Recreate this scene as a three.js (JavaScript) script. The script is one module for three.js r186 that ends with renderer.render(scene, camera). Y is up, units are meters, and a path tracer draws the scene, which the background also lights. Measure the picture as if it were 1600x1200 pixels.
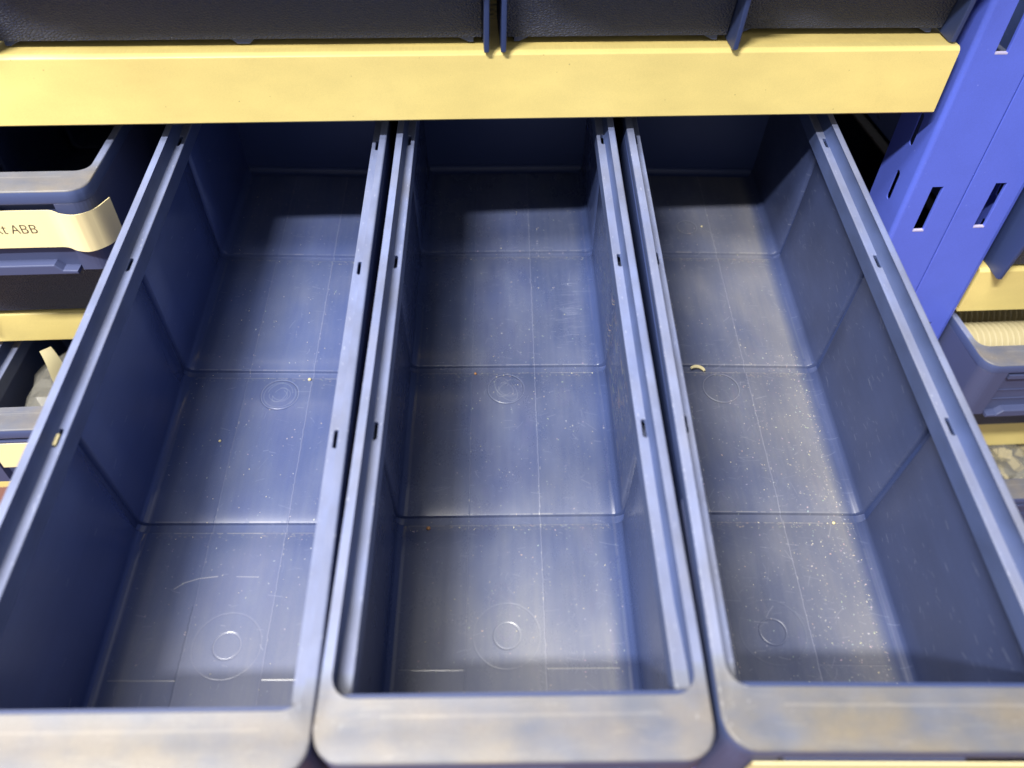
import * as THREE from 'three';
import { mergeGeometries, toCreasedNormals } from 'three/addons/utils/BufferGeometryUtils.js';
import { RectAreaLightUniformsLib } from 'three/addons/lights/RectAreaLightUniformsLib.js';
import { ImprovedNoise } from 'three/addons/math/ImprovedNoise.js';

// ---------------------------------------------------------------- camera, light, exposure
const S = 1 / 6;            // metres per drafting unit (all shapes below are drafted in units)
const Y0 = 0.95;            // height of the open bins' rims above the floor
const scene = new THREE.Scene();
const camera = new THREE.PerspectiveCamera(2 * Math.atan(600 / 1202) * 180 / Math.PI, 4 / 3, 0.01, 60);
camera.position.set(0, Y0 + S, 0);
camera.rotation.set(-0.7971, -0.0012, 0.0257, 'YXZ');
camera.focus = 0.33; camera.userData.fStop = 9;
scene.add(camera);
const renderer = new THREE.WebGLRenderer({ antialias: true });
renderer.setSize(1024, 768);
renderer.toneMapping = THREE.LinearToneMapping;
renderer.toneMappingExposure = 0.94;
renderer.shadowMap.enabled = true;
scene.background = new THREE.Color(0.64, 0.635, 0.64);   // the dim, even light of the storeroom
RectAreaLightUniformsLib.init();

// ---------------------------------------------------------------- helpers
let seed = 7;
const rnd = () => { seed = (seed * 1664525 + 1013904223) >>> 0; return seed / 4294967296; };
const rr = (a, b) => a + (b - a) * rnd();
const noise = new ImprovedNoise();
const fbm = (x, y, z, o = 4) => { let s = 0, a = 0.5; for (let i = 0; i < o; i++) { s += a * noise.noise(x, y, z); x *= 2.03; y *= 2.03; a *= 0.5; } return s; };
const lin = (r, g, b) => new THREE.Color().setRGB(r, g, b);
const YR = 0.085, Yc = Math.cos(YR), Ys = Math.sin(YR);
// the rack's own axes: X along the beams, Z out of the beam fronts
const rack = (X, Y, Z) => new THREE.Vector3((Yc * X + Ys * Z) * S, Y * S + Y0, (-Ys * X + Yc * Z - 1.8) * S);
const used = {};
const numbered = (n) => { const k = used[n] = (used[n] ?? -1) + 1; return k ? `${n}_${String(k).padStart(3, '0')}` : n; };
function tag(o, label, category, group, kind) {
  if (label) o.userData.label = label; if (category) o.userData.category = category;
  if (group) o.userData.group = group; if (kind) o.userData.kind = kind; return o;
}
function mesh(name, geo, mat, parent) {
  const g = Array.isArray(geo) ? merge(geo) : geo;
  g.scale(S, S, S);
  const m = new THREE.Mesh(g, mat); m.name = parent === scene ? numbered(name) : name; m.castShadow = m.receiveShadow = true;
  parent.add(m); return m;
}
function merge(list) { return mergeGeometries(list.map((g) => { const n = g.index ? g.toNonIndexed() : g; for (const k of Object.keys(n.attributes)) if (!['position', 'normal', 'uv'].includes(k)) n.deleteAttribute(k); return n; })); }
function base(name, pos, turn = 0) { const o = new THREE.Group(); o.name = numbered(name); o.position.copy(pos); o.rotation.y = turn; scene.add(o); return o; }
const box = (x0, x1, y0, y1, z0, z1) => { const g = new THREE.BoxGeometry(x1 - x0, y1 - y0, z1 - z0); g.translate((x0 + x1) / 2, (y0 + y1) / 2, (z0 + z1) / 2); return g; };
// outline in (x, z) -> slab whose top is at y = top
function slab(shape, top, depth, bevel = 0.003, seg = 2, curve = 10) {
  const g = new THREE.ExtrudeGeometry(shape, { depth: depth - 2 * bevel, bevelEnabled: bevel > 0, bevelSize: bevel, bevelThickness: bevel, bevelOffset: -bevel, bevelSegments: seg, curveSegments: curve });
  g.rotateX(Math.PI / 2); g.translate(0, top - bevel, 0); return g;
}
// outline in (x, y) -> plate with its front face at z = front
function plate(shape, front, depth, bevel = 0.002, seg = 2, curve = 10) {
  const g = new THREE.ExtrudeGeometry(shape, { depth: depth - 2 * bevel, bevelEnabled: bevel > 0, bevelSize: bevel, bevelThickness: bevel, bevelOffset: -bevel, bevelSegments: seg, curveSegments: curve });
  g.translate(0, 0, front - depth + bevel); return g;
}
const poly = (pts) => new THREE.Shape(pts.map(([a, b]) => new THREE.Vector2(a, b)));
function arcPts(cx, cy, r, a0, a1, n) { const o = []; for (let i = 0; i <= n; i++) { const a = a0 + (a1 - a0) * i / n; o.push([cx + r * Math.cos(a), cy + r * Math.sin(a)]); } return o; }
function planarUV(g, fx, fy) { const p = g.attributes.position, uv = new Float32Array(p.count * 2); for (let i = 0; i < p.count; i++) { uv[2 * i] = fx(p.getX(i), p.getY(i), p.getZ(i)); uv[2 * i + 1] = fy(p.getX(i), p.getY(i), p.getZ(i)); } g.setAttribute('uv', new THREE.BufferAttribute(uv, 2)); return g; }

// ---------------------------------------------------------------- textures
function canvas(w, h, fill) { const c = document.createElement('canvas'); c.width = w; c.height = h; const x = c.getContext('2d'); x.fillStyle = fill; x.fillRect(0, 0, w, h); return [c, x]; }
function tex(c, srgb, repeat) { const t = new THREE.CanvasTexture(c); if (srgb) t.colorSpace = THREE.SRGBColorSpace; t.flipY = true; if (repeat) t.wrapS = t.wrapT = THREE.RepeatWrapping; t.anisotropy = 8; return t; }
function dataTex(w, h, f, srgb) {
  const d = new Uint8Array(w * h * 4);
  for (let y = 0; y < h; y++) for (let x = 0; x < w; x++) { const v = f(x, y), i = 4 * (y * w + x); d[i] = v[0]; d[i + 1] = v[1]; d[i + 2] = v[2]; d[i + 3] = 255; }
  const t = new THREE.DataTexture(d, w, h); t.magFilter = THREE.LinearFilter; t.minFilter = THREE.LinearFilter; t.wrapS = t.wrapT = THREE.RepeatWrapping; if (srgb) t.colorSpace = THREE.SRGBColorSpace; t.needsUpdate = true; return t;
}
const tile = (x, w, f) => { const s = 0.5 - 0.5 * Math.cos(Math.PI * Math.min(1, x / (w * 0.25))); return f(x) * s + f(x + w) * (1 - s); };
function mottle(ctx, w, h, amount, fx, fy, z, streak = 0) {              // slow unevenness of the moulded colour
  const im = ctx.getImageData(0, 0, w, h), d = im.data;
  for (let y = 0; y < h; y++) for (let x = 0; x < w; x++) {
    const k = 1 + amount * (fbm(x * fx, y * fy, z, 3) + streak * noise.noise(x * 0.11, y * 0.012, z + 5)) + 0.04 * (rnd() - 0.5), i = 4 * (y * w + x);
    d[i] *= k; d[i + 1] *= k; d[i + 2] *= k;
  }
  ctx.putImageData(im, 0, 0);
}
// leather grain of the bins' front panels
const grainTex = (() => { const n = 384, pts = []; const c = 12; for (let j = 0; j < n / c; j++) for (let i = 0; i < n / c; i++) pts.push([(i + rnd()) * c, (j + rnd()) * c]);
  const m = n / c; return dataTex(n, n, (x, y) => { let a = 1e9, b = 1e9; const ci = Math.floor(x / c), cj = Math.floor(y / c);
    for (let dj = -2; dj <= 2; dj++) for (let di = -1; di <= 1; di++) { const p = pts[((cj + dj + m) % m) * m + (ci + di + m) % m]; let dx = Math.abs(p[0] - x), dy = Math.abs(p[1] - y); dx = Math.min(dx, n - dx); dy = Math.min(dy, n - dy); const d = dx * dx * 0.55 + dy * dy * 1.5; if (d < a) { b = a; a = d; } else if (d < b) b = d; }
    const v = 255 * Math.min(1, (Math.sqrt(b) - Math.sqrt(a)) / 6); return [v, v, v]; }); })();
const fineTex = dataTex(512, 512, (x, y) => { const v = 128 + 110 * (rnd() - 0.5) ; return [v, v, v]; });
const roughTex = dataTex(512, 512, (x, y) => { const f = (px) => fbm(px * 0.02, y * 0.02, 3.3, 5); const v = 175 + 75 * tile(x, 512, f) + 14 * (rnd() - 0.5); return [0, Math.max(130, Math.min(255, v)), 0]; });

// ---- inside of a bin: unrolled cross-section (u) by length (v)
const WALL = 0.262, RF = 0.022, DEEP = 0.474, ZB = -0.9255, ZF = 0.945, PITCH = 0.4566;
const GROOVES = [-0.504, -0.047, 0.41];
const PX = 735, TW = 1024, TH = 1376;
const WL = DEEP - RF - 0.03, FL = RF * Math.PI / 2;
const LEN = 2 * (WL + FL) + 2 * (WALL - RF);
function trayTextures(k) {
  const [c, x] = canvas(TW, TH, ['#3d4b7a', '#364269', '#353f62', '#334069'][k]);
  const [bc, b] = canvas(TW, TH, '#808080');
  mottle(x, TW, TH, [0.16, 0.2, 0.24, 0.15][k], 0.006, 0.004, k * 7.1, 0.1);
  const sx = TW / LEN, sz = TH / (ZF - ZB);
  const X = (f) => (WL + FL + f + WALL - RF) * sx, Z = (z) => (z - ZB) * sz;   // canvas top row is the back (uv v runs the other way)
  const col = (r, g, bl, a) => `rgba(${r},${g},${bl},${a})`;
  const line = (ctx, pts, style, w) => { ctx.strokeStyle = style; ctx.lineWidth = w; ctx.beginPath(); pts.forEach(([px, py], i) => i ? ctx.lineTo(px, py) : ctx.moveTo(px, py)); ctx.stroke(); };
  const dust = [0.5, 0.8, 1.5, 0.3][k];
  // film of dust on the floor with some shade painted in, thinner near the walls, combed along the length by things sliding in and out
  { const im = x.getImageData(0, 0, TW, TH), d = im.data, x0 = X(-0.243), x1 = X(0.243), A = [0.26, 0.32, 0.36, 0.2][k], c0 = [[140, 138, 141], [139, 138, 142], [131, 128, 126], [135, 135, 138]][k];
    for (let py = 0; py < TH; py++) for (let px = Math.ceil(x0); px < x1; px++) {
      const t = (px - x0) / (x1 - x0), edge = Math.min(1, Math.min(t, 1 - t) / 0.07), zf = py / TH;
      const lay = k === 2 ? (0.35 + 1.0 * t) * (1.35 - 0.75 * zf * (1 - t)) : 0.75 + 1.25 * Math.max(0, Math.min(1, (zf - 0.66) / 0.2)) ** 1.5;  // near left dimmed to paint a shadow; elsewhere front paled to offset wall shade
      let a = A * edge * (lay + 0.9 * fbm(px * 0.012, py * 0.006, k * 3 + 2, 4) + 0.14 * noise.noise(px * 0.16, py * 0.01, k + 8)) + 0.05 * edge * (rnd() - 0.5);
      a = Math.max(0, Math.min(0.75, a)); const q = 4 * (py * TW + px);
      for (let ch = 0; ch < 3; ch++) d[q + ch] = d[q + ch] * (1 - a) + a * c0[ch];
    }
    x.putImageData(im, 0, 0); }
  // pale lines painted as highlights on the edges of the divider grooves and of the floor's round corners
  for (const g of GROOVES) for (const dz of [-0.0145, 0.0145]) { let p = -0.232; while (p < 0.23) { const q = Math.min(0.232, p + rr(0.01, 0.09)); line(x, [[X(p), Z(g + dz)], [X(q), Z(g + dz)]], col(186, 180, 168, rr(0.12, 0.42)), rr(1, 2)); p = q + rr(0, 0.012); } }
  for (const sx1 of [-0.243, 0.243]) { let p = ZB + 0.03; while (p < 0.8) { const q = p + rr(0.02, 0.2); line(x, [[X(sx1), Z(p)], [X(sx1), Z(q)]], col(150, 143, 135, rr(0.03, 0.13)), rr(1.5, 5)); p = q + rr(0, 0.02); } }
  // wiped dust: long soft streaks along the floor and blotches
  for (let i = 0; i < 90 * dust; i++) {
    const px = X(rr(-0.24, 0.25)), py = Z(rr(ZB, ZF)), L = rr(20, 130), w = rr(6, 34);
    const g = x.createRadialGradient(0, 0, 0, 0, 0, 1); g.addColorStop(0, col(150, 148, 150, rr(0.01, 0.05))); g.addColorStop(1, col(150, 148, 150, 0));
    x.save(); x.translate(px, py); x.rotate(rr(-0.25, 0.25)); x.scale(w, L); x.fillStyle = g; x.fillRect(-1, -1, 2, 2); x.restore();
  }
  // mould seams along the floor
  const seams = [-0.097, 0.072];
  seams.forEach((s, i) => { const pts = []; for (let z = ZB + 0.02; z < ZF; z += 0.006) pts.push([X(s) + rr(-0.7, 0.7), Z(z)]); line(x, pts, col(165, 166, 180, i ? 0.26 : 0.13), i ? 1.5 : 1.2); line(b, pts, col(200, 200, 200, 0.4), 1.6);
    for (const p of pts) if (rnd() < 0.1 * dust) { x.fillStyle = col(195, 188, 170, rr(0.12, 0.45)); x.fillRect(p[0] + rr(-2, 2), p[1], rr(1, 2.6), rr(1, 6)); } });
  x.fillStyle = col(150, 155, 175, [0.05, 0.02, 0.01, 0.02][k]); x.fillRect(X(seams[0]), 0, X(seams[1]) - X(seams[0]), TH);
  for (const [a, e] of [[-0.235, -0.1], [0.075, 0.225]]) { line(x, [[X(a), Z(0.755)], [X(e), Z(0.756)]], col(200, 195, 180, k === 2 ? 0.06 : 0.42), 1.5); line(b, [[X(a), Z(0.755)], [X(e), Z(0.756)]], col(200, 200, 200, 0.4), 2); }
  // ejector and gate marks
  const ring = (fx, fz, r, a, rough) => { if (!a) return; for (const [ctx, st] of [[x, col(185, 182, 180, a)], [b, r > 0.06 ? 'rgba(60,60,60,0.16)' : 'rgba(10,10,10,0.45)']]) { ctx.strokeStyle = st; ctx.lineWidth = ctx === b ? 2.6 : 1.4; ctx.beginPath(); ctx.ellipse(X(fx), Z(fz), r * sx, r * sz, 0, 0, 7); ctx.stroke(); }
    if (rough) for (let i = 0; i < 5; i++) { x.strokeStyle = col(185, 182, 180, 0.16); x.beginPath(); x.ellipse(X(fx), Z(fz), r * sx * rr(0.3, 0.95), r * sz * rr(0.3, 0.95), rr(0, 6), 0, rr(2, 6)); x.stroke(); } };
  ring(-0.009, 0.686, 0.0285, [0.2, 0.14, 0.03, 0.1][k]); ring(-0.01, 0.686, 0.071, [0.08, 0.09, 0.03, 0.08][k]);
  ring(-0.006, 0.022, 0.048, [0.22, 0.14, 0.22, 0.1][k], k < 2); ring(-0.004, -0.637, 0.031, [0.0, 0.0, 0.16, 0][k]);
  if (k < 2) { b.fillStyle = 'rgba(60,60,60,0.6)'; b.beginPath(); b.ellipse(X(-0.009), Z(0.686), 0.028 * sx, 0.028 * sz, 0, 0, 7); b.fill(); }
  // fine scratches
  for (let i = 0; i < 900 * dust; i++) {
    const px = X(rr(-0.24, 0.25)), py = Z(rr(ZB + 0.05, ZF)), a = rnd() < 0.5 ? rr(-0.35, 0.35) : rr(0, 3), L = rr(3, 34) * rnd();
    line(x, [[px, py], [px + Math.cos(a) * L * 0.5 + rr(-2, 2), py + Math.sin(a) * L * 0.5], [px + Math.cos(a) * L, py + Math.sin(a) * L]], col(190, 190, 198, rr(0.05, 0.27)), rr(0.5, 1.1));
  }
  if (k === 1) for (let i = 0; i < 70; i++) { const px = X(0.16 + rr(-0.06, 0.05) * rnd()), py = Z(-0.27 + rr(-0.17, 0.17) * rnd()), L = rr(5, 42); line(x, [[px, py], [px + L, py - L * rr(-0.1, 0.25)]], col(190, 192, 205, rr(0.06, 0.24)), rr(0.5, 1.2)); }
  if (k === 0) { const P = [[-0.15, 0.56], [-0.13, 0.545], [-0.1, 0.535], [-0.06, 0.53], [-0.02, 0.531], [0.03, 0.532]].map(([p, z]) => [X(p), Z(z)]); line(x, P.slice(0, 4), col(205, 200, 190, 0.55), 1.4); line(x, P.slice(4), col(205, 200, 190, 0.4), 1.2);
    const R = []; for (let z = 0.6; z < ZF; z += 0.008) R.push([X(-0.1 + (z > 0.86 ? (0.86 - z) * 0.5 : 0)) + rr(-0.9, 0.9), Z(z)]); line(x, R, col(40, 42, 58, 0.3), 1.2); line(x, R.slice(-12), col(205, 200, 170, 0.7), 3); }
  // specks: pale flecks of plastic
  for (let i = 0; i < 1000 * dust; i++) {
    let fx = rr(-0.24, 0.245), fz = rr(ZB + 0.1, ZF); if (k === 2 && rnd() < 0.6) { fz = rr(-0.1, ZF); fx = 0.225 - Math.abs(rr(-0.3, 0.3) * rr(0, 1)); }
    x.save(); x.translate(X(fx), Z(fz)); x.rotate(rr(0, 6)); x.fillStyle = col(205 + rr(-25, 30), 200 + rr(-25, 20), 180 + rr(-30, 25), rr(0.25, 0.85)); const s = rr(0.6, 1.8); x.fillRect(-s / 2, -s, s * 0.8, s * rr(0.7, 2)); x.restore();
  }
  // grit packed in front of the divider grooves
  for (const g of GROOVES) for (let i = 0; i < 110 * dust + 20; i++) { x.fillStyle = col(170 + rr(-20, 30), 162 + rr(-20, 20), 140, rr(0.08, 0.4)); x.fillRect(X(rr(-0.24, 0.235)), Z(g + 0.012 + rr(0, 0.014)), rr(1, 4), rr(0.8, 2)); }
  // rubbed walls
  const W = (side, y) => side < 0 ? (WL - (DEEP - RF + y)) * sx + 0 * y : TW - (WL - (DEEP - RF + y)) * sx;
  const wallX = (side, y) => { const s = -0.03 - y; return side < 0 ? s * sx : TW - s * sx; };
  for (let i = 0; i < 420 * dust; i++) { const px = wallX(rnd() < 0.25 ? -1 : 1, rr(-0.43, -0.05)), py = Z(rr(ZB, ZF)), L = rr(2, 16); line(x, [[px, py], [px + rr(-5, 5), py + L]], col(185, 186, 192, rr(0.1, 0.42)), rr(0.7, 1.5)); }
  if (k === 1) for (let i = 0; i < 800; i++) { const t = rnd(), z = -0.45 + 0.8 * t + rr(-0.04, 0.04), y = rr(-0.42, -0.08), px = wallX(1, y), py = Z(z), L = rr(2, 40) * (z > -0.1 && z < 0.25 ? 1 : 0.5); line(x, [[px, py], [px + rr(-3, 3), py + L]], col(176 + rr(-15, 35), 165 + rr(-15, 30), 128 + rr(-20, 20), rr(0.1, z > -0.1 && z < 0.25 ? 0.7 : 0.35)), rr(0.8, 3)); }
  return [tex(c, true), tex(bc, false)];
}
// ---- rim seen from above, one unit = 853 px
function rimTexture(k) {
  const w = 512, h = 1792, [c, x] = canvas(w, h, '#67749f');
  const X = (f) => (f + 0.3) / 0.6 * w, Z = (z) => (z + 1) / 2.1 * h;
  mottle(x, w, h, 0.22, 0.02, 0.012, 20 + k * 3.7);
  const im = x.getImageData(0, 0, w, h), d = im.data;
  for (let j = 0; j < h; j++) for (let i = 0; i < w; i++) {
    const z = j / h * 2.1 - 1, fx = i / w * 0.6 - 0.3;
    let a = 0.2 + 0.24 * fbm(i * 0.02, j * 0.01, k + 0.5, 4) + 0.1 * Math.max(0, z);
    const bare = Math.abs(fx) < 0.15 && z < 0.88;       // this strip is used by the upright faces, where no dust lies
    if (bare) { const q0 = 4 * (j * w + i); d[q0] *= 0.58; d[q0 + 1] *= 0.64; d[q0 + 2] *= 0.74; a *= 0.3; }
    if (z > 0.9 && !bare) { const f = 1 - 0.3 * Math.min(1, (z - 0.9) / 0.05), q0 = 4 * (j * w + i); d[q0] *= f; d[q0 + 1] *= f; d[q0 + 2] *= f * 0.95; }   // the broad front is less burnished than the rails
    if (z > 0.9) a += Math.min(1, (z - 0.9) / 0.05) * (0.3 + [0.12, 0.03, -0.02, 0][k] + 0.75 * fbm(i * 0.011 + k * 9, j * 0.018, 4.2 + k, 4));
    a = Math.max(0, Math.min(0.92, a));
    if (z > 0.94 && z < 0.975) a *= 0.75 + 0.25 * (z - 0.94) / 0.035;
    const warm = 0.35 + 0.5 * fbm(i * 0.008, j * 0.012, 9 + k, 3), q = 4 * (j * w + i), n = (rnd() - 0.5) * 14;
    d[q] = d[q] * (1 - a) + a * (110 - 4 * (k === 2) + 15 * warm + n); d[q + 1] = d[q + 1] * (1 - a) + a * (105 - 7 * (k === 2) + 10 * warm + n); d[q + 2] = d[q + 2] * (1 - a) + a * (106 - 16 * (k === 2) - 10 * warm + n);
  }
  x.putImageData(im, 0, 0);
  for (let i = 0; i < 420; i++) { const s = rnd() < 0.5 ? -1 : 1, q = rnd(), px = X(s * (q < 0.45 ? 0.2795 + rr(-0.002, 0.002) : q < 0.75 ? 0.2405 + rr(-0.001, 0.003) : rr(0.242, 0.28))), py = Z(rr(-0.9, 1.0)); x.fillStyle = `rgba(190,194,208,${rr(0.08, 0.5)})`; x.fillRect(px, py, rr(0.6, 1.6), rr(1, 9) * rr(0.3, 1)); }
  for (let i = 0; i < 40; i++) { x.strokeStyle = `rgba(195,188,172,${rr(0.03, 0.16)})`; x.lineWidth = rr(0.6, 1.6); const px = X(rr(-0.26, 0.2)), py = Z(rr(0.955, 1.03)), a = rr(-0.25, 0.25), L = rr(4, 40); x.beginPath(); x.moveTo(px, py); x.quadraticCurveTo(px + L / 2, py + L * a, px + L, py + L * a * 0.5); x.stroke(); }
  x.strokeStyle = 'rgba(200,194,180,0.13)'; x.lineWidth = 3; x.beginPath(); x.moveTo(X(-0.19), Z(0.972)); x.lineTo(X(0.21), Z(0.972)); x.stroke();
  return tex(c, true);
}
const rimMats = [0, 1, 2, 3].map((k) => new THREE.MeshPhysicalMaterial({ map: rimTexture(k), roughness: 0.5, bumpMap: fineTex, bumpScale: 0.00004 }));
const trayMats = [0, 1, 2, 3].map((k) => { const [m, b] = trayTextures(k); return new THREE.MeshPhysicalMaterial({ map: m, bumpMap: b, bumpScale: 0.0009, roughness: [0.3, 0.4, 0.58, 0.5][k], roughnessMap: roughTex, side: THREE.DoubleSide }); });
const plastic = new THREE.MeshPhysicalMaterial({ color: lin(0.03, 0.048, 0.14), roughness: 0.45 });
const frontPlastic = new THREE.MeshPhysicalMaterial({ color: lin(0.052, 0.066, 0.15), roughness: 0.5 });
const grained = new THREE.MeshPhysicalMaterial({ color: lin(0.029, 0.036, 0.072), roughness: 0.55, bumpMap: grainTex, bumpScale: 0.0003 });
const yellowTex = (() => { const w = 1024, h = 256, [c, x] = canvas(w, h, '#d9c67f'); mottle(x, w, h, 0.05, 0.01, 0.02, 31); for (let i = 0; i < 26; i++) { x.fillStyle = `rgba(90,75,40,${rr(0.2, 0.6)})`; x.beginPath(); x.arc(rr(0, w), rr(0, h), rr(0.4, 1.2), 0, 7); x.fill(); } return tex(c, true, true); })();
const yellow = new THREE.MeshPhysicalMaterial({ map: yellowTex, roughness: 0.36 });
const beamTopTex = (() => { const w = 1024, h = 64, [c, x] = canvas(w, h, '#d9c47c'); mottle(x, w, h, 0.12, 0.02, 0.06, 37); for (let i = 0; i < 380; i++) { x.fillStyle = `rgba(50,42,28,${rr(0.05, 0.5)})`; const q = rnd() < 0.5 ? rr(0.52, 0.75) : rnd(); x.fillRect(q * w, h * rr(0.55, 0.95), rr(1, 12), rr(0.6, 1.8)); } return tex(c, true); })();
const beamTop = new THREE.MeshPhysicalMaterial({ map: beamTopTex, roughness: 0.4 });
const blueTex = (() => { const w = 512, h = 512, [c, x] = canvas(w, h, '#5466cd'); mottle(x, w, h, 0.05, 0.015, 0.015, 41); for (let i = 0; i < 60; i++) { x.fillStyle = `rgba(200,210,255,${rr(0.1, 0.5)})`; x.beginPath(); x.arc(rr(0, w), rr(0, h), rr(0.4, 1.1), 0, 7); x.fill(); } return tex(c, true, true); })();
const bluePaint = new THREE.MeshPhysicalMaterial({ map: blueTex, roughness: 0.33 });
const edgePaint = new THREE.MeshPhysicalMaterial({ color: lin(0.45, 0.42, 0.62), roughness: 0.4 });
const cream = new THREE.MeshPhysicalMaterial({ color: lin(0.55, 0.48, 0.3), roughness: 0.5 });
const darkSteel = new THREE.MeshPhysicalMaterial({ color: lin(0.02, 0.02, 0.024), roughness: 0.7 });
const creamBit = new THREE.MeshPhysicalMaterial({ color: lin(0.58, 0.51, 0.3), roughness: 0.55, side: THREE.DoubleSide });

// ---------------------------------------------------------------- the storage bins
const H = 0.506;                       // rim above the base
const bow = (z) => -0.0035 * (1 - (z / 0.85) ** 2);
function trayGeometry(e) {            // e widens the bin on each side
  const prof = [];                    // [x, y, nx, ny] right half top -> floor, mirrored
  for (let i = 0; i <= 5; i++) prof.push([WALL, -0.03 - WL * i / 5, 1, 0]);
  for (let i = 1; i <= 6; i++) { const a = i / 6 * Math.PI / 2; prof.push([WALL - RF + RF * Math.cos(a), -DEEP + RF - RF * Math.sin(a), Math.cos(a), -Math.sin(a)]); }
  const half = prof.slice(), pts = half.map(([x, y, nx, ny]) => [-(x + e), y, -nx, ny]);
  for (let i = 1; i < 8; i++) pts.push([-(WALL - RF + e) * (1 - i / 4), -DEEP, 0, -1]);
  for (let i = half.length - 1; i >= 0; i--) pts.push([half[i][0] + e, half[i][1], half[i][2], half[i][3]]);
  const s = [0]; for (let i = 1; i < pts.length; i++) s.push(s[i - 1] + Math.hypot(pts[i][0] - pts[i - 1][0], pts[i][1] - pts[i - 1][1]));
  const st = [[ZB, 0]]; let z0 = ZB;
  const run = (z1) => { const n = Math.max(2, Math.round((z1 - z0) / 0.09)); for (let i = 1; i <= n; i++) st.push([z0 + (z1 - z0) * i / n, 0]); z0 = z1; };
  for (const g of GROOVES) { run(g - 0.015); st.push([g - 0.0122, 0.12], [g - 0.0098, 1], [g + 0.0098, 1], [g + 0.0122, 0.12], [g + 0.015, 0]); z0 = g + 0.015; }
  run(ZF);
  const pos = [], uv = [], idx = [], n = pts.length;
  for (const [z, gr] of st) for (let i = 0; i < n; i++) {
    const [x, y, nx, ny] = pts[i], top = y > -0.1 ? 0 : 1, d = gr * (0.0075 + 0.0062 * Math.abs(nx)) * (top || 1), w = Math.min(1, (y + DEEP) / DEEP), k = Math.sign(x) * bow(z) * w * (Math.abs(x) > 0.2 ? 1 : 0);
    const zf = 0.828 + 0.117 * w, zz = z > 0.44 ? 0.44 + (z - 0.44) * (zf - 0.44) / (ZF - 0.44) : z;   // the front wall leans out
    pos.push(x + nx * d + k, y + ny * d + H, zz); uv.push(s[i] / s[n - 1], 1 - (zz - ZB) / (ZF - ZB));
  }
  for (let j = 0; j < st.length - 1; j++) for (let i = 0; i < n - 1; i++) { const a = j * n + i, b = a + 1, c = a + n, d = c + 1; idx.push(a, c, b, b, c, d); }
  const g = new THREE.BufferGeometry(); g.setAttribute('position', new THREE.Float32BufferAttribute(pos, 3)); g.setAttribute('uv', new THREE.Float32BufferAttribute(uv, 2)); g.setIndex(idx);
  return toCreasedNormals(g, 0.9);
}
function sideOutline(x, z0, z1, n, sgn) { const o = []; for (let i = 0; i <= n; i++) { const z = z0 + (z1 - z0) * i / n; o.push([sgn * (x + bow(z)), z]); } return o; }
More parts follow.
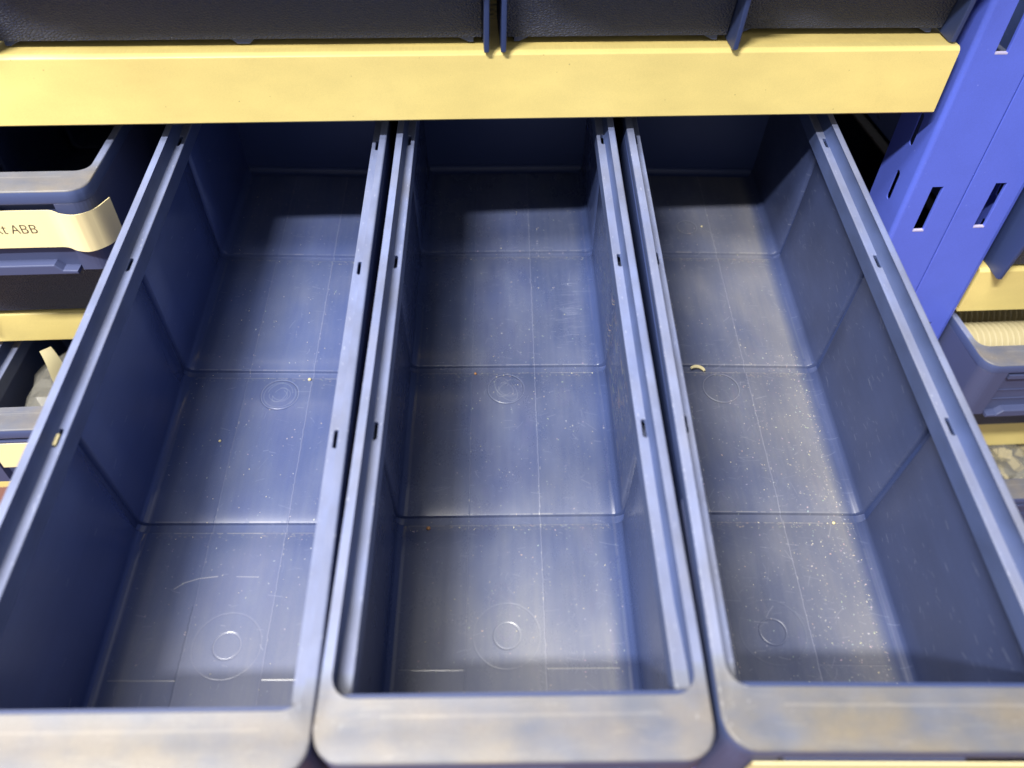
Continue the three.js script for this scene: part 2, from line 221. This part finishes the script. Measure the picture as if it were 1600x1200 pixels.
function makeBin(name, k, e = 0) {
  const t = new THREE.Group(); t.name = name;
  const tm = trayMats[k], rm = rimMats[k];
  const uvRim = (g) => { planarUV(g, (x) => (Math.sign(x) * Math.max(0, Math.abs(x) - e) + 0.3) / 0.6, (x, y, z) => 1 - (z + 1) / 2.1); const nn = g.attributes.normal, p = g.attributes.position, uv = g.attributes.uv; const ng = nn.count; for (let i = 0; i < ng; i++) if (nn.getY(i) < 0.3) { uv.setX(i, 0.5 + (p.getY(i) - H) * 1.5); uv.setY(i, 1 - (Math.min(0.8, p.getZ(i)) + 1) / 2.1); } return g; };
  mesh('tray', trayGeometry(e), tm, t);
  // back wall with its rounded foot, and the sloping front wall
  const backFillet = []; for (let i = 0; i <= 5; i++) { const a = i / 5 * Math.PI / 2; backFillet.push([ZB + 0.002 + 0.02 * (1 - Math.cos(a)) , H - DEEP + 0.0005 + 0.02 * (1 - Math.sin(a))]); }
  const bf = new THREE.ExtrudeGeometry(poly([[ZB - 0.01, H - DEEP - 0.002], ...backFillet.reverse(), [ZB - 0.01, H - DEEP + 0.0205]]), { depth: 2 * (WALL + e) - 0.01, bevelEnabled: false }); bf.rotateY(-Math.PI / 2); bf.translate(WALL + e - 0.005, 0, 0);
  mesh('back_wall', [box(-0.268 - e, 0.268 + e, 0.02, H - 0.012, ZB - 0.03, ZB), bf], plastic, t);
  const fw = box(-0.268 - e, 0.268 + e, 0.02, H - 0.01, 0.938, 0.9525); { const p = fw.attributes.position; for (let i = 0; i < p.count; i++) if (p.getY(i) < 0.1) p.setZ(i, p.getZ(i) - 0.114); } fw.computeVertexNormals();
  mesh('front_wall', fw, plastic, t);
  // raised rim: a thin lip along sides and back, a broad ledge in front
  const R = 0.045, r = 0.036, W = 0.2811 + e, I = 0.2675 + e;
  const outer = [...sideOutline(W, -0.975, 1.034 - R, 16, -1), ...arcPts(-W + R, 1.034 - R, R, Math.PI, Math.PI / 2, 8).slice(1), ...arcPts(W - R, 1.034 - R, R, Math.PI / 2, 0, 8), ...sideOutline(W, 1.034 - R, -0.975, 16, 1).slice(1)];
  const inner = [...sideOutline(I, -0.955, 0.9505 - r, 16, -1), ...arcPts(-I + r, 0.9505 - r, r, Math.PI, Math.PI / 2, 8).slice(1), ...arcPts(I - r, 0.9505 - r, r, Math.PI / 2, 0, 8), ...sideOutline(I, 0.9505 - r, -0.955, 16, 1).slice(1)];
  const shp = poly(outer); shp.holes.push(new THREE.Path(inner.map(([a, b]) => new THREE.Vector2(a, b))));
  const rimG = slab(shp, H, 0.036, 0.0035, 3);
  { const p = rimG.attributes.position; for (let i = 0; i < p.count; i++) { const x = p.getX(i), u = Math.min(1, Math.max(0, (H - 0.004 - p.getY(i)) / 0.03)), ax = Math.abs(x); if (p.getZ(i) < 0.935 && ax < I + 0.0045 && ax > 0.2) p.setX(i, x - Math.sign(x) * 0.0085 * u * u * Math.min(1, (0.935 - p.getZ(i)) / 0.05)); } rimG.computeVertexNormals(); }
  mesh('rim', uvRim(toCreasedNormals(rimG, 0.6)), rm, t);
  // slotted ledges for dividers, with the band that hangs from their inner edge
  for (const sg of [-1, 1]) {
    const a = 0.239 + e, b = 0.2735 + e, out = [...sideOutline(a, -0.955, 0.905, 14, sg), ...(sg > 0 ? [[a + 0.002, 0.925], [a + 0.008, 0.94], [a + 0.016, 0.948]] : [[-a - 0.002, 0.925], [-a - 0.008, 0.94], [-a - 0.016, 0.948]]), ...sideOutline(b, 0.948, -0.955, 14, sg)];
    const sh = poly(out);
    for (const q of [-1, 0, 1]) { const z = q * PITCH, x = sg * (0.2535 + e + bow(z)), hw = 0.0045; const h = [...arcPts(x, z + 0.016, hw, 0, Math.PI, 6), ...arcPts(x, z - 0.016, hw, Math.PI, 2 * Math.PI, 6)]; sh.holes.push(new THREE.Path(h.map(([u, v]) => new THREE.Vector2(u, v)))); }
    const led = slab(sh, H - 0.035, 0.012, 0.0022, 2, 4);
    // gentle trough across the ledge
    { const p = led.attributes.position; for (let i = 0; i < p.count; i++) { const u = (Math.abs(p.getX(i)) - a) / (b - a); p.setY(i, p.getY(i) + 0.004 * Math.max(0, u - 0.55)); } }
    const bandPts = [...sideOutline(a, -0.955, 0.935, 14, sg), ...sideOutline(a + 0.007, 0.935, -0.955, 14, sg)];
    const band = slab(poly(bandPts), H - 0.0375, 0.042, 0.0015, 1);
    { const p = band.attributes.position; for (let i = 0; i < p.count; i++) { const u = (H - 0.04 - p.getY(i)) / 0.04; p.setX(i, p.getX(i) + sg * 0.004 * u * 0); } }
    const under = slab(poly([...sideOutline(a + 0.005, -0.955, 0.935, 14, sg), ...sideOutline(WALL + e + 0.004, 0.935, -0.955, 14, sg)]), H - 0.074, 0.004, 0, 1);
    mesh('slotted_ledge', [uvRim(led), uvRim(band), uvRim(under)], rm, t);
  }
  // outer shell: sides with a sunk panel behind the thick front corner, skirt under the lip, base
  const shell = [];
  for (const sg of [-1, 1]) {
    const g = box(0.2765 + e, 0.2795 + e, 0.012, H - 0.03, -0.965, 0.70); { const p = g.attributes.position; for (let i = 0; i < p.count; i++) if (p.getY(i) < 0.1) p.setX(i, p.getX(i) - 0.008); } if (sg < 0) g.rotateY(Math.PI).translate(0, 0, -0.965 + 0.70); shell.push(g);
    shell.push(slab(poly([...sideOutline(0.2745 + e, -0.97, 0.78, 14, sg), ...sideOutline(0.2808 + e, 0.78, -0.97, 14, sg)]), H - 0.03, 0.034, 0.001, 1));
  }
  shell.push(box(-0.27 - e, 0.27 + e, 0.012, 0.024, -0.965, 0.83));
  mesh('outer_wall', shell, plastic, t);
  // front apron that wraps round the corners, with the sunk label field
  const A = 0.2808 + e, zi = 1.0335, rec = 0.2 + e;
  const ap = poly([[-A, 0.62], ...arcPts(-A + R, zi - R, R, Math.PI, Math.PI / 2, 8), [-rec, zi], [-rec + 0.006, zi - 0.016], [rec - 0.006, zi - 0.016], [rec, zi], ...arcPts(A - R, zi - R, R, Math.PI / 2, 0, 8), [A, 0.62], [A - 0.012, 0.62], ...arcPts(A - R, zi - R, R - 0.012, 0, Math.PI / 2, 6), [rec, zi - 0.03], [-rec, zi - 0.03], ...arcPts(-A + R, zi - R, R - 0.012, Math.PI / 2, Math.PI, 6), [-A + 0.012, 0.62]]);
  mesh('front_apron', slab(ap, H - 0.0335, 0.19, 0.0015, 1), frontPlastic, t);
  const lb = 0.19 + e;
  mesh('label_holder', [plate(poly([[-lb, H - 0.228], [lb, H - 0.228], [lb, H - 0.218], [lb - 0.035, H - 0.216], [lb - 0.05, H - 0.2], [-lb + 0.05, H - 0.2], [-lb + 0.035, H - 0.216], [-lb, H - 0.218]]), 1.044, 0.03, 0.003), box(-lb, lb - 0.12, H - 0.062, H - 0.047, 1.015, 1.034), box(-lb, lb, H - 0.128, H - 0.124, 1.016, 1.0205), box(-lb, lb, H - 0.168, H - 0.164, 1.016, 1.0205)], frontPlastic, t);
  // grained lower front, side ribs and small feet
  const lp = box(-0.262 - e, 0.262 + e, 0.014, H - 0.2, 0.838, 0.854); { const p = lp.attributes.position; for (let i = 0; i < p.count; i++) if (p.getY(i) > 0.1) p.setZ(i, p.getZ(i) + 0.075); }
  const nb = 4; lp.computeVertexNormals(); planarUV(lp, (x) => x * 4.6, (x, y) => y * 4.6);
  const lip = new THREE.CylinderGeometry(0.0115, 0.0115, 0.515 + 2 * e, 14); lip.rotateZ(Math.PI / 2); lip.translate(0, 0.0235, 0.8435); planarUV(lip, (x) => x * 4.6, (x, y) => y * 4.6);
  mesh('front_panel', [lp, lip], grained, t);
  for (const sg of [-1, 1]) { const g = new THREE.ExtrudeGeometry(poly([[0.72, 0.012], [0.9, -0.004], [0.91, 0.002], [0.95, H - 0.2], [0.72, H - 0.2]]), { depth: 0.006, bevelEnabled: true, bevelSize: 0.003, bevelThickness: 0.003, bevelOffset: -0.003, bevelSegments: 2 }); g.rotateY(-Math.PI / 2); g.translate(sg * (0.272 + e) + 0.003, 0, 0); mesh('rib', g, plastic, t); }
  for (const fx of e > 0.1 ? [-0.232 - e, 0, 0.232 + e] : [-0.232, 0.232]) { const s = Math.sign(fx); const f = plate(poly(s ? [[fx - 0.03 * s, 0.014], [fx, 0], [fx + 0.012 * s, 0], [fx + 0.012 * s, 0.014]] : [[-0.03, 0.014], [-0.014, 0], [0.014, 0], [0.03, 0.014]]), 0.846, 0.06, 0.001, 1); mesh('foot', f, plastic, t); }
  return t;
}
function put(bin, label, group) { bin.name = numbered(bin.name); scene.add(bin); return tag(bin, label, 'storage bin', group); }
// the three pulled-out bins: place of the rim's middle slot, and how each one sags and twists
const OPEN = [
  [-0.5915, -0.0065, -1.3562, 0.043, 0.1085, -0.0212, 'left of the three empty navy bins pulled out, cleanest inside with a bright ring mark'],
  [-0.0155, 0, -1.3911, 0.0322, 0.1079, 0.018, 'middle one of the three empty navy bins pulled out, yellowish scuffs on its right wall'],
  [0.5688, 0.003, -1.4158, 0.0208, 0.0989, -0.0014, 'right one of the three empty navy bins pulled out, dustiest, with a cream chip inside'],
];
const openBins = OPEN.map(([x, y, z, ry, rx, rz, label], k) => {
  const b = makeBin('storage_bin', k);
  b.rotation.set(rx, ry, rz, 'YXZ');
  b.position.set(0, -H, 0).applyEuler(b.rotation).add(new THREE.Vector3(x, y, z)).multiplyScalar(S); b.position.y += Y0;
  return put(b, label, 'pulled-out storage bins');
});
// pushed-in bins of the shelves round them
const protoIn = makeBin('storage_bin', 3), protoWide = makeBin('storage_bin', 3, 0.287);
function pushed(proto, X, Y, Zlip, label, group, turn = 0) { const b = proto.clone(); b.name = 'storage_bin'; b.position.copy(rack(X, Y, Zlip - 1.034)); b.rotation.y = YR + turn; return put(b, label, group); }
const UP = 0.262, MID = -0.42, LOW = -1.12;
pushed(protoWide, -0.636, UP + 0.004, 0.14, 'double-width dark navy bin with grained front on the upper beam, at left', 'bins on the upper shelf');
pushed(protoIn, 0.234, UP + 0.004, 0.14, 'dark navy grained bin on the upper beam, next to the double-width one', 'bins on the upper shelf');
pushed(protoIn, 0.79, UP + 0.004, 0.105, 'dark navy grained bin at the right end of the upper beam beside the blue post', 'bins on the upper shelf', -0.012);
const labelled = pushed(protoIn, -1.287, -0.47, 0.19, 'pushed-in navy bin at the left with a printed cream label on its front', 'pushed-in bins');
const lowLeft = pushed(protoIn, -1.29, LOW, 0.33, 'navy bin below the labelled one at the left edge, holding a clear plastic bag', 'pushed-in bins');
pushed(protoIn, 1.745, MID, 0.17, 'dark navy bin above the cream beam right of the blue posts', 'bins right of the posts');
const hoseBin = pushed(protoIn, 1.722, LOW, 0.22, 'navy bin under the cream beam right of the posts, holding ribbed cream hose', 'bins right of the posts');
const bagBin = pushed(protoIn, 1.95, LOW - 0.7, 0.23, 'lowest navy bin at the right edge, filled with a clear bag of cream parts', 'bins right of the posts');

// labels
function labelStrip(path, y0, y1) {           // ribbon standing on a path in (x, z)
  const pos = [], uv = [], idx = []; let s = 0; const L = [0]; for (let i = 1; i < path.length; i++) { s += Math.hypot(path[i][0] - path[i - 1][0], path[i][1] - path[i - 1][1]); L.push(s); }
  const th = 0.0025; for (const off of [0, -th]) path.forEach(([x, z], i) => { const a = path[Math.max(0, i - 1)], b = path[Math.min(path.length - 1, i + 1)], l = Math.hypot(b[0] - a[0], b[1] - a[1]), nx = -(b[1] - a[1]) / l, nz = (b[0] - a[0]) / l; for (const y of [y0, y1]) { pos.push(x - nx * -off * -1, y, z + nz * off); uv.push(L[i] / s, y === y0 ? 0 : 1); } });
  const n = path.length; for (let i = 0; i < n - 1; i++) { const a = 2 * i; idx.push(a, a + 2, a + 1, a + 1, a + 2, a + 3); const b = a + 2 * n; idx.push(b, b + 1, b + 2, b + 1, b + 3, b + 2); idx.push(a + 1, a + 3, b + 1, a + 3, b + 3, b + 1, a, b, a + 2, a + 2, b, b + 2); }
  const e = 2 * (n - 1); idx.push(e, e + 2 * n, e + 1, e + 1, e + 2 * n, e + 2 * n + 1);
  const g = new THREE.BufferGeometry(); g.setAttribute('position', new THREE.Float32BufferAttribute(pos, 3)); g.setAttribute('uv', new THREE.Float32BufferAttribute(uv, 2)); g.setIndex(idx); return toCreasedNormals(g, 0.7);
}
const smooth = (pts, n) => new THREE.CatmullRomCurve3(pts.map(([x, z]) => new THREE.Vector3(x, 0, z))).getPoints(n).map((p) => [p.x, p.z]);
const flatCream = new THREE.MeshPhysicalMaterial({ color: lin(0.8, 0.7, 0.4), roughness: 0.42, side: THREE.DoubleSide });
{
  const [c, x] = canvas(2048, 384, '#e8d9a8'); x.fillStyle = '#2a2622'; x.font = '124px sans-serif'; x.textBaseline = 'alphabetic'; x.textAlign = 'right'; x.fillText('kt ABB', 1262, 232);
  const m = new THREE.MeshPhysicalMaterial({ map: tex(c, true), roughness: 0.42, side: THREE.DoubleSide });
  mesh('label', labelStrip(smooth([[-0.2, 1.036], [0, 1.036], [0.15, 1.036], [0.19, 1.038], [0.218, 1.053], [0.25, 1.058], [0.283, 1.035], [0.305, 0.985]], 40), H - 0.152, H - 0.05), m, labelled);
}
mesh('label', labelStrip([[-0.19, 1.036], [0.17, 1.036], [0.19, 1.036]], H - 0.155, H - 0.055), flatCream, lowLeft);
mesh('label', labelStrip([[-0.235, 1.0385], [0.16, 1.0385], [0.24, 1.0385]], H - 0.15, H - 0.05), flatCream, openBins[2]);

// ---------------------------------------------------------------- rack: beams, shelves, posts
function makeBeam(y, X0, X1, label, group, h = 0.167) {
  const t = base('shelf_beam', rack(X0, y, 0), YR), L = X1 - X0, r = 0.013;
  tag(t, label, 'shelf beam', group);
  // folded sheet: bottom return, face, rounded top fold
  const face = [[-0.05, 0.0], [-0.004, 0.0], [0, 0.004], [0, h - r], ...arcPts(-r, h - r, r, 0, Math.PI / 2, 6).slice(1), [-r - 0.02, h]];
  const inner = face.map(([z, yy]) => [z, yy]).reverse().map(([z, yy]) => [Math.min(z, -r - 0.02) === z ? z : z - 0.007, yy > h - r ? yy - 0.007 : Math.max(yy, 0.007)]);
  const sh = poly([...face, ...inner]);
  const g = new THREE.ExtrudeGeometry(sh, { depth: L, bevelEnabled: false }); g.rotateY(Math.PI / 2); g.translate(0, 0, 0);
  { const p = g.attributes.position; for (let i = 0; i < p.count; i++) p.setZ(i, -p.getZ(i)); const ix = g.index; const a = g.attributes.position.array, n = p.count / 3; for (let i = 0; i < n; i++) for (let q = 0; q < 3; q++) { const u = a[9 * i + 3 + q]; a[9 * i + 3 + q] = a[9 * i + 6 + q]; a[9 * i + 6 + q] = u; } }
  { const p = g.attributes.position; for (let i = 0; i < p.count; i++) p.setZ(i, p.getZ(i)); }
  const gg = toCreasedNormals(g, 0.6); planarUV(gg, (x) => x / 1.2, (x, yy) => yy / 0.3);
  mesh('beam_face', gg, yellow, t);
  const top = box(0, L, h - 0.009, h - 0.0008, -0.33, -r - 0.019); planarUV(top, (x) => x / L, (x, yy, z) => (z + 0.33) / 0.3);
  mesh('beam_top', top, beamTop, t);
  const cap = box(0.002, 0.008, 0.012, h - 0.016, -0.06, -0.008), cap2 = box(L - 0.008, L - 0.002, 0.012, h - 0.016, -0.06, -0.008);
  mesh('end_plate', [cap, cap2], yellow, t);
  return t;
}
makeBeam(0.095, -2.7, 1.066, 'long cream yellow beam across the top, carrying the upper row of bins', 'cream yellow shelf beams');
makeBeam(-0.585, -2.7, 1.066, 'cream yellow beam under the labelled bin at the left', 'cream yellow shelf beams', 0.106);
makeBeam(-1.285, -2.7, 1.066, 'lowest cream yellow beam on the left, behind and under the pulled-out bins', 'cream yellow shelf beams');
makeBeam(-0.585, 1.437, 4, 'short visible cream yellow beam right of the blue posts, upper of two', 'cream yellow shelf beams');
makeBeam(-1.285, 1.437, 4, 'cream yellow beam at the right edge, lower of the two there', 'cream yellow shelf beams');
for (const [y, a, b, l] of [[0.255, -2.7, 1.06, 'dark steel shelf plate under the upper row of bins'], [-0.487, -2.7, 1.06, 'dark steel shelf plate under the pulled-out bins'], [-1.127, -2.7, 1.06, 'dark steel shelf plate under the lower left bins'], [-0.427, 1.44, 4, 'dark steel shelf plate right of the posts, upper one'], [-1.127, 1.44, 4, 'dark steel shelf plate right of the posts, lower one']]) {
  const m = mesh('shelf_plate', box(a, b, -0.008, -0.001, -2.3, -0.335), darkSteel, scene); m.position.copy(rack(0, y, 0)); m.rotation.y = YR; tag(m, l, 'shelf', 'dark shelf plates');
}
{ const m = mesh('back_panel', box(-3.2, 4.6, -5.6, 1.4, -2.45, -2.4), darkSteel, scene); m.position.copy(rack(0, 0, 0)); m.rotation.y = YR; tag(m, 'dark steel back panel behind the shelves and bins', 'panel'); }
function makePost(X0, X1, foldLeft, phase, label) {
  const t = base('rack_post', rack(X0, -5.698, 0), YR); tag(t, label, 'rack post', 'blue rack posts');
  const W = X1 - X0, y0 = 0, y1 = 7, r = 0.014, dy = 5.698;
  const sh = poly(foldLeft ? [[r, y0], [W, y0], [W, y1], [r, y1]] : [[0, y0], [W - r, y0], [W - r, y1], [0, y1]]);
  const slots = [], sx0 = foldLeft ? 0.0625 : 0.0745;
  for (let i = -9; i <= 3; i++) { const b = phase + 0.5118 * i + dy, q = [[sx0, b], [sx0 + 0.0315, b], [sx0 + 0.0315, b + 0.142], [sx0, b + 0.142]]; if (b < 0.1 || b > 6.8) continue; sh.holes.push(new THREE.Path(q.map(([a, c]) => new THREE.Vector2(a, c)))); slots.push(box(sx0 - 0.0005, sx0 + 0.032, b - 0.0035, b + 0.0005, -0.0092, 0.0006)); }
  const f = plate(sh, 0, 0.01, 0.0012, 1); planarUV(f, (x) => x * 1.1, (x, y) => y * 1.1);
  mesh('post_face', f, bluePaint, t);
  for (const g of slots) mesh('slot_edge', g, edgePaint, t);
  // rounded fold and flange with oblong holes
  const fo = new THREE.CylinderGeometry(r, r, 7, 16, 1, true, foldLeft ? -Math.PI / 2 : 0, Math.PI / 2); fo.translate(foldLeft ? r : W - r, 3.5, -r); planarUV(fo, (x) => x * 1.1, (x, y) => y * 1.1);
  const fs = poly([[-0.178, y0], [-r, y0], [-r, y1], [-0.178, y1]]);
  for (let i = -30; i <= 8; i++) { const c = -0.163 + 0.1706 * i + dy; if (c < 0.1 || c > 6.8) continue; const hw = 0.0105; fs.holes.push(new THREE.Path([...arcPts(-0.083, c + 0.036, hw, 0, Math.PI, 5), ...arcPts(-0.083, c - 0.036, hw, Math.PI, 2 * Math.PI, 5)].map(([a, b]) => new THREE.Vector2(a, b)))); }
  const fl = new THREE.ExtrudeGeometry(fs, { depth: 0.0035, bevelEnabled: false }); fl.rotateY(-Math.PI / 2); fl.translate(foldLeft ? 0.0035 : W, 0, 0); planarUV(fl, (x, y, z) => z * 1.1, (x, y) => y * 1.1);
  mesh('post_flange', [fo, fl], bluePaint, t);
  const seam = box(foldLeft ? W - 0.012 : 0, foldLeft ? W : 0.012, 0, 7, -0.055, -0.0105);
  mesh('seam_flange', seam, bluePaint, t);
  return t;
}
makePost(1.095, 1.2585, true, -0.2645, 'blue slotted rack post next to the right pulled-out bin, holed flange on its left');
makePost(1.2625, 1.4315, false, -0.2565, 'blue slotted rack post on the right of the pair, beside the right-hand shelves');

// ---------------------------------------------------------------- contents and bits
// ribbed hose in the right-hand bin
const hoseMat = new THREE.MeshPhysicalMaterial({ color: lin(0.4, 0.35, 0.21), roughness: 0.55 });
{
  const t = new THREE.Group(); t.name = numbered('ribbed_hose'); t.position.copy(rack(1.722, LOW, 0.22 - 1.034)); t.rotation.y = YR; scene.add(t); tag(t, 'ribbed cream hose lying in the navy bin right of the posts', 'hose');
  const prof = []; for (let i = 0; i <= 240; i++) { const y = -0.24 + 0.48 * i / 240; prof.push(new THREE.Vector2(0.066 + 0.008 * Math.cos(i / 240 * 2 * Math.PI * 24), y)); }
  const rows = [[0.395, 0.82], [0.385, 0.66], [0.25, 0.74], [0.25, 0.58], [0.11, 0.72]];
  for (const [y, z] of rows) { const g = new THREE.LatheGeometry(prof, 20); g.rotateZ(Math.PI / 2); g.translate(0, y, z); mesh('hose_run', g, hoseMat, t); }
}
// clear bags
function bag(pos, w, h, d, label, s) {
  const g = new THREE.IcosahedronGeometry(1, 5), p = g.attributes.position, v = new THREE.Vector3();
  for (let i = 0; i < p.count; i++) { v.fromBufferAttribute(p, i); const k = 1 + 0.45 * fbm(v.x * 2 + s, v.y * 2, v.z * 2, 3) + 0.3 * Math.abs(noise.noise(v.x * 5 + s, v.y * 5, v.z * 5)); p.setXYZ(i, v.x * w * k, v.y * h * k, v.z * d * k); }
  const m = mesh('plastic_bag', toCreasedNormals(g, 0.25), new THREE.MeshPhysicalMaterial({ color: lin(0.9, 0.88, 0.8), roughness: 0.15, transmission: 0.85, thickness: 0, side: THREE.DoubleSide }), scene);
  m.position.copy(pos); m.rotation.y = YR; tag(m, label, 'bag'); return m;
}
bag(rack(1.93, LOW - 0.7 + 0.39, -0.02), 0.2, 0.13, 0.2, 'crumpled clear bag over cream parts in the lowest right-hand bin', 1.3);
bag(rack(-1.36, LOW + 0.3, 0.0), 0.16, 0.12, 0.2, 'crumpled clear bag inside the lower left bin', 4.1);
{ // cream parts in the bag
  const t = base('cream_fitting', rack(1.93, LOW - 0.7 + 0.37, 0.0), YR); t.name = 'cream_fittings'; tag(t, 'jumble of small cream plastic fittings in the lowest right-hand bin', 'fittings', null, 'stuff');
  const parts = []; for (let i = 0; i < 60; i++) { const g = i % 2 ? new THREE.TorusGeometry(0.022, 0.009, 6, 12) : new THREE.BoxGeometry(0.05, 0.03, 0.04); g.rotateX(rr(0, 6)); g.rotateY(rr(0, 6)); g.translate(rr(-0.2, 0.2), rr(-0.2, 0.08), rr(-0.3, 0.18)); parts.push(g); }
  mesh('fitting', parts, cream, t);
}
{ // torn scrap sticking up from the lower left bin
  const sh = new THREE.PlaneGeometry(0.05, 0.17, 4, 10), p = sh.attributes.position; for (let i = 0; i < p.count; i++) { const x = p.getX(i), y = p.getY(i); p.setXYZ(i, x * (1 - 2.6 * Math.max(0, y)) + 0.03 * Math.sin(y * 14), y, 0.02 * Math.sin(y * 18) + x * 0.4 * Math.sin(y * 9)); }
  sh.computeVertexNormals(); const m = mesh('paper_scrap', sh, creamBit, scene); m.position.copy(rack(-1.37, LOW + 0.47, 0.07)); m.rotation.set(-0.3, YR + 0.3, 0.45); tag(m, 'torn cream scrap sticking up out of the lower left bin', 'scrap');
}
const binPoint = (k, x, y, z) => new THREE.Vector3(x, y + H, z).multiplyScalar(S).applyEuler(openBins[k].rotation).add(openBins[k].position);
function chip(k, x, z, geo, mat, label, y = -DEEP) { const m = mesh('plastic_chip', geo, mat, scene); m.position.copy(binPoint(k, x, y, z)); m.rotation.copy(openBins[k].rotation); return tag(m, label, 'chip'); }
{ const sh = poly([...arcPts(0, 0, 0.023, 0.45, 2.7, 10), ...arcPts(0, -0.006, 0.0195, 2.55, 0.6, 8)]); chip(2, -0.062, -0.032, slab(sh, 0.006, 0.005, 0.001, 1).rotateY(2.9), creamBit, 'curved cream plastic chip by the ring mark in the right pulled-out bin');
  const crumb = (r) => { const g = new THREE.IcosahedronGeometry(r, 1), p = g.attributes.position; for (let i = 0; i < p.count; i++) { const k = 1 + 0.3 * noise.noise(p.getX(i) * 200 + r * 999, p.getY(i) * 200, p.getZ(i) * 200); p.setXYZ(i, p.getX(i) * k, p.getY(i) * k * 0.7, p.getZ(i) * k); } g.translate(0, r * 0.6, 0); return g; };
  const orange = new THREE.MeshPhysicalMaterial({ color: lin(0.4, 0.2, 0.08), roughness: 0.6 });
  chip(1, -0.19, 0.432, crumb(0.0048), orange, 'orange crumb at the left end of the near groove in the middle bin');
  chip(1, -0.088, -0.03, crumb(0.0038), orange, 'orange crumb beside the ring mark in the middle bin');
  chip(0, 0.065, -0.028, crumb(0.0046), creamBit, 'cream crumb on the groove behind the ring mark of the left bin');
  chip(0, -0.13, 0.17, crumb(0.0036), creamBit, 'cream crumb in the open floor of the left bin');
  chip(2, 0.19, 0.425, crumb(0.0042), creamBit, 'cream crumb at the right end of the near groove in the right bin');
  chip(2, 0.045, -0.64, crumb(0.0032), creamBit, 'tiny pale crumb near the back of the right bin');
}
chip(0, -0.2535, PITCH + 0.004, box(-0.0035, 0.0035, -0.004, 0.0025, -0.012, 0.012), flatCream, 'cream scrap showing in the nearest slot of the left bin\'s left rim', -0.037);  // added piece, stands for the label glimpsed through the slot
// loose grit on the floors of the open bins
const gritLabels = ['sparse pale grit on the floor of the left pulled-out bin', 'pale grit on the floor of the middle pulled-out bin', 'thick scatter of pale grit on the floor of the right pulled-out bin'];
const gritMat = new THREE.MeshPhysicalMaterial({ color: lin(0.45, 0.42, 0.34), roughness: 0.7 });
for (let k = 0; k < 3; k++) {
  const n = [60, 80, 150][k], parts = [];
  for (let i = 0; i < n; i++) { const s = rr(0.0006, 0.0017); const g = new THREE.TetrahedronGeometry(s, 0); g.scale(1, 0.7, rr(1, 2.2)); g.rotateY(rr(0, 6)); let x = rr(-0.235, 0.235), z = rr(-0.75, 0.9); if (rnd() < 0.3) z = GROOVES[Math.floor(rr(0, 3))] + rr(0.014, 0.03); if (k === 2 && rnd() < 0.5) { x = 0.23 - Math.abs(rr(-0.16, 0.16) * rnd()); z = rr(0, 0.9); } g.translate(x, -DEEP + s * 0.4 + H, z); parts.push(g); }
  const m = mesh('dust_grit', parts, gritMat, scene); m.position.copy(openBins[k].position); m.rotation.copy(openBins[k].rotation); tag(m, gritLabels[k], 'grit', null, 'stuff');
}
// floor of the aisle, far below
{ const g = new THREE.PlaneGeometry(60, 60); g.rotateX(-Math.PI / 2); const m = mesh('floor', g, new THREE.MeshPhysicalMaterial({ color: lin(0.22, 0.1, 0.08), roughness: 0.6 }), scene); tag(m, 'reddish brown floor of the aisle, glimpsed between the bin fronts', null, null, 'structure'); }

// ---------------------------------------------------------------- ceiling tube over the aisle and an added fill panel
function lamp(X, Y, Z, w, d, power, label) {          // one light parallel to the beams, tipped towards them
  const { x, y, z } = rack(X, Y, Z), aim = rack(X, 0, 0).toArray();
  const L = new THREE.RectAreaLight(new THREE.Color(1, 0.965, 0.9), power, w, d); L.position.set(x, y, z); L.lookAt(...aim); scene.add(L);
  const t = new THREE.Group(); t.name = numbered('aisle_light'); t.position.set(x, y, z); t.lookAt(...aim); scene.add(t); tag(t, label, 'lamp', 'ceiling lamps over the aisle');
  const gl = new THREE.Mesh(new THREE.BoxGeometry(w, d, 0.01), new THREE.MeshStandardMaterial({ color: 0xffffff, emissive: new THREE.Color(1, 0.965, 0.9), emissiveIntensity: 2 })); gl.name = 'diffuser'; gl.position.z = -0.012; t.add(gl);
  const hs = new THREE.Mesh(new THREE.BoxGeometry(w + 0.06, d + 0.05, 0.06), new THREE.MeshStandardMaterial({ color: 0xdddddd, roughness: 0.6 })); hs.name = 'housing'; hs.position.z = -0.05; t.add(hs);
}
lamp(-4.9, 9.75, 6.75, 0.6, 0.08, 560, 'long bare ceiling tube over the aisle in front of the rack');
lamp(-5.6, 9.6, 2.7, 1.5, 0.5, 26, 'wide dim added fill panel for ceiling bounce over the aisle, nearer the rack');  // unseen soft source added to lift the bin walls and near floors
renderer.render(scene, camera);
